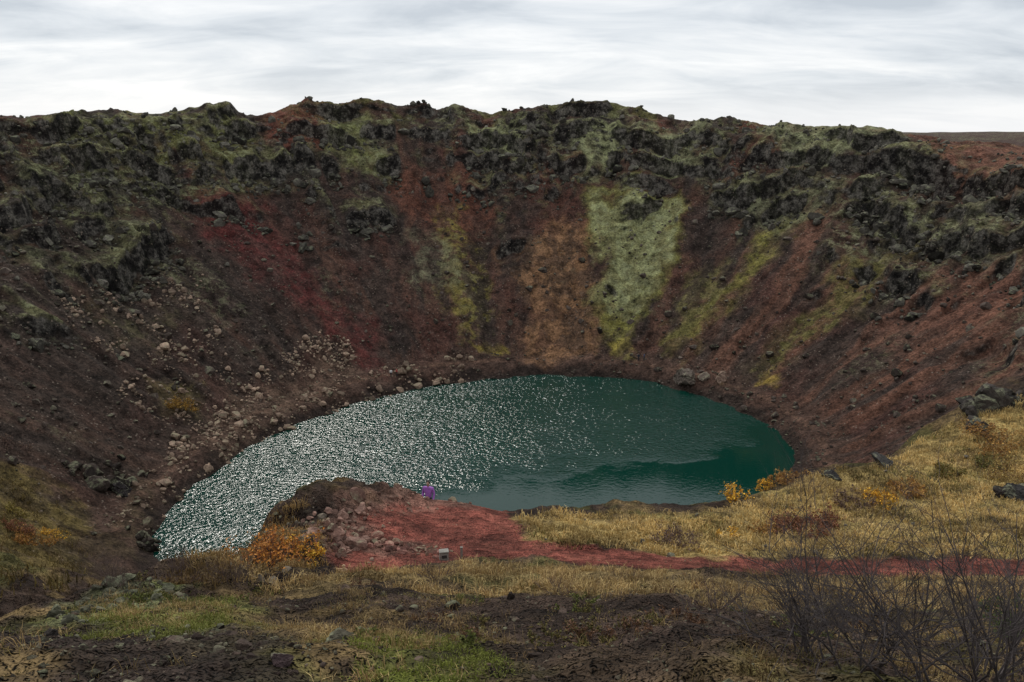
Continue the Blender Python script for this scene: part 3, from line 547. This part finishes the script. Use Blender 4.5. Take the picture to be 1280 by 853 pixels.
# ------------------------------------------------------------------ trail marker and posts
def emp(name,x,y,z,rz=0):
    e=bpy.data.objects.new(name,None); scene.collection.objects.link(e); e.location=(x,y,z); e.rotation_euler=(0,0,rz); return e
def boxp(name,par,loc,dim,mat,bev=.012,rot=(0,0,0),taper=1):
    bm_=bmesh.new(); bmesh.ops.create_cube(bm_,size=1)
    for q in bm_.verts:
        k=taper if q.co.z>0 else 1; q.co=Vector((q.co.x*dim[0]*k,q.co.y*dim[1]*k,q.co.z*dim[2]))
    bmesh.ops.bevel(bm_,geom=bm_.edges[:],offset=bev,segments=2,affect='EDGES'); me=bpy.data.meshes.new(name); bm_.to_mesh(me); bm_.free(); me.materials.append(mat)
    o=bpy.data.objects.new(name,me); scene.collection.objects.link(o); o.parent=par; o.location=loc; o.rotation_euler=rot; return o
mConc=colmat("weathered_concrete",C(122,119,112),.9); mPost=colmat("grey_wood",C(118,112,104),.9); mLog=colmat("pale_driftwood",C(168,140,112),.9); mDarkp=colmat("dark_panel",(.03,.03,.03),.5)
x,y=hit(555,696); z=H1(x,y); e=emp("trail_marker",x,y,z,.2); boxp("base",e,(0,0,.12),(.28,.22,.30),mConc,.02,taper=.9); boxp("cap",e,(0,0,.292),(.29,.23,.04),mConc,.01); boxp("plaque",e,(0,-.104,.15),(.16,.012,.1),mDarkp,.003)
x,y=hit(577,695); z=H1(x,y); e=emp("trail_post",x,y,z,.1); boxp("post",e,(0,0,.16),(.07,.07,.40),mPost,.01); boxp("cap",e,(0,0,.372),(.085,.085,.02),mPost,.004)
x,y=hit(412,712); z=H1(x,y); e=emp("fallen_post",x,y,z+.06,.15); boxp("log",e,(0,0,0),(.95,.1,.09),mLog,.03,rot=(0,.05,0)); boxp("stub",e,(.38,.03,.06),(.08,.08,.12),mLog,.02)
# ------------------------------------------------------------------ people
mSkin=colmat("skin",(.45,.27,.19),.6); mHair=colmat("hair",(.03,.02,.015),.7)
def person(x,y,jc,tc_,rz,stride=.12,arm=.1,scale=1.0):
    z=H1(x,y); e=emp("person",x,y,z,rz); e.scale=(scale,)*3
    def skin(name,pts,edges,rads_,mat):
        me=bpy.data.meshes.new(name); me.from_pydata(pts,edges,[]); o=bpy.data.objects.new(name,me); scene.collection.objects.link(o); o.parent=e
        mo=o.modifiers.new("skin",'SKIN'); sv=me.skin_vertices[0].data
        for i,rr_ in enumerate(rads_): sv[i].radius=rr_ if isinstance(rr_,tuple) else (rr_,rr_)
        sv[0].use_root=True; su=o.modifiers.new("sub",'SUBSURF'); su.levels=1; su.render_levels=2; me.materials.append(mat); return o
    skin("trousers",[(0,0,.95),(-.1,0,.88),(-.11,stride*.6,.5),(-.11,stride,.09),(.1,0,.88),(.11,-stride*.5,.5),(.11,-stride,.09)],[(0,1),(1,2),(2,3),(0,4),(4,5),(5,6)],[(.13,.11),.09,.065,.045,.09,.065,.045],mat=tc_)
    skin("jacket",[(0,0,.92),(0,0,1.12),(0,.01,1.34),(0,.01,1.46),(-.19,0,1.40),(-.25,-.02,1.13),(-.24,arm,.88),(.19,0,1.40),(.25,-.02,1.13),(.24,arm*1.4,.90)],[(0,1),(1,2),(2,3),(2,4),(4,5),(5,6),(2,7),(7,8),(8,9)],[(.16,.12),(.15,.11),(.18,.12),.06,.07,.055,.04,.07,.055,.04],jc)
    skin("left_shoe",[(-.11,stride-.05,.05),(-.11,stride+.12,.04)],[(0,1)],[.05,.045],mHair)
    skin("right_shoe",[(.11,-stride-.05,.05),(.11,-stride+.12,.04)],[(0,1)],[.05,.045],mHair)
    skin("head",[(0,.01,1.44),(0,.015,1.53),(0,.02,1.62),(0,.015,1.69),(0,.12,1.60)],[(0,1),(1,2),(2,3),(2,4)],[.05,.055,(.078,.095),(.07,.085),.012],mSkin)
    skin("hair",[(0,-.02,1.60),(0,-.02,1.68),(0,0,1.73)],[(0,1),(1,2)],[(.085,.08),(.09,.1),(.06,.07)],mHair)
    for sx_,ay in ((-1,arm),(1,arm*1.4)):
        hx=.24*sx_; pts=[(hx,ay+.005,.87),(hx,ay+.01,.81)]; ed=[(0,1)]; rr_=[(.022,.03),(.016,.038)]
        skin("palm",pts,ed,rr_,mSkin)
        for k in range(4):
            fy=ay-.025+k*.019; L=[.065,.08,.075,.055][k]; skin("finger",[(hx,fy,.80),(hx-sx_*.008,fy,.80-L*.55),(hx-sx_*.025,fy,.80-L)],[(0,1),(1,2)],[.009,.008,.007],mSkin)
        skin("thumb",[(hx,ay+.03,.85),(hx-sx_*.01,ay+.055,.81),(hx-sx_*.015,ay+.06,.785)],[(0,1),(1,2)],[.011,.010,.008],mSkin)
jw=colmat("pale_jacket",(.8,.78,.76)); jr=colmat("red_jacket",(.45,.08,.07)); jd=colmat("dark_jacket",(.03,.035,.05)); tb=colmat("dark_trousers",(.02,.022,.03)); jb=colmat("blue_jacket",(.06,.1,.2)); jp=colmat("purple_jacket",(.38,.14,.5))
person(*hit(489,472),jw,tb,.4); person(*hit(496,471),jr,tb,-2.0,.05); person(*hit(798,452),jd,tb,2.6); person(*hit(805,452),jb,tb,1.2,.05)
d=bearing(535,600)
for yy in np.arange(27.5,36,.1):   # visitor just below the lip of the viewpoint
    xx=d[0]/d[1]*yy
    if H1(xx,yy)+1.76<=CH+d[2]/d[1]*yy: break
person(xx,yy,jp,tb,2.9,.08)
# ------------------------------------------------------------------ sky and sun
SAZ,SEL=rad(-18),rad(41.5)
wd=bpy.data.worlds.new("World"); scene.world=wd; wd.use_nodes=True; nt=wd.node_tree; nt.nodes.clear()
out=N(nt,'ShaderNodeOutputWorld'); sky=N(nt,'ShaderNodeTexSky'); sky.sky_type='NISHITA'; sky.sun_disc=False; sky.sun_elevation=SEL; sky.sun_rotation=SAZ
b1=N(nt,'ShaderNodeBackground'); b1.inputs[1].default_value=.1; nt.links.new(sky.outputs[0],b1.inputs[0])
tc=N(nt,'ShaderNodeTexCoord').outputs['Generated']; sx=N(nt,'ShaderNodeSeparateXYZ'); nt.links.new(tc,sx.inputs[0])
zc=math_(nt,'ADD',math_(nt,'MAXIMUM',sx.outputs[2],0),.20); cx=math_(nt,'DIVIDE',sx.outputs[0],zc); cy=math_(nt,'DIVIDE',sx.outputs[1],zc)
cv=N(nt,'ShaderNodeCombineXYZ'); nt.links.new(math_(nt,'MULTIPLY',cx,.7),cv.inputs[0]); nt.links.new(math_(nt,'MULTIPLY',cy,1.3),cv.inputs[1])
n1=noise(nt,cv.outputs[0],.62,6,.5,.6); n2=noise(nt,cv.outputs[0],2.2,6,.6,.6)
nn=math_(nt,'ADD',math_(nt,'MULTIPLY',n1,.68),math_(nt,'MULTIPLY',n2,.32))
cr=N(nt,'ShaderNodeValToRGB'); el=cr.color_ramp.elements; el[0].position=.40; el[0].color=(.57,.62,.68,1); el[1].position=.57; el[1].color=(.97,.98,.99,1); e_=el.new(.48); e_.color=(.75,.79,.835,1)
nt.links.new(nn,cr.inputs[0]); hz=mrange(nt,sx.outputs[2],.0,.07,.75,0,True); cc=mixc(nt,hz,cr.outputs[0],(.94,.95,.965))
b2=N(nt,'ShaderNodeBackground'); b2.inputs[1].default_value=1.03; nt.links.new(cc,b2.inputs[0])
mx=N(nt,'ShaderNodeMixShader'); mx.inputs[0].default_value=.93; nt.links.new(b1.outputs[0],mx.inputs[1]); nt.links.new(b2.outputs[0],mx.inputs[2]); nt.links.new(mx.outputs[0],out.inputs[0])
sl=bpy.data.lights.new("sun",'SUN'); sl.energy=1.5; sl.angle=rad(10.5); sl.color=(1,.95,.87); so=bpy.data.objects.new("sun",sl); scene.collection.objects.link(so)
dv=Vector((math.sin(SAZ)*math.cos(SEL),math.cos(SAZ)*math.cos(SEL),math.sin(SEL))); so.rotation_euler=dv.to_track_quat('Z','Y').to_euler(); so.location=(-60,150,150)
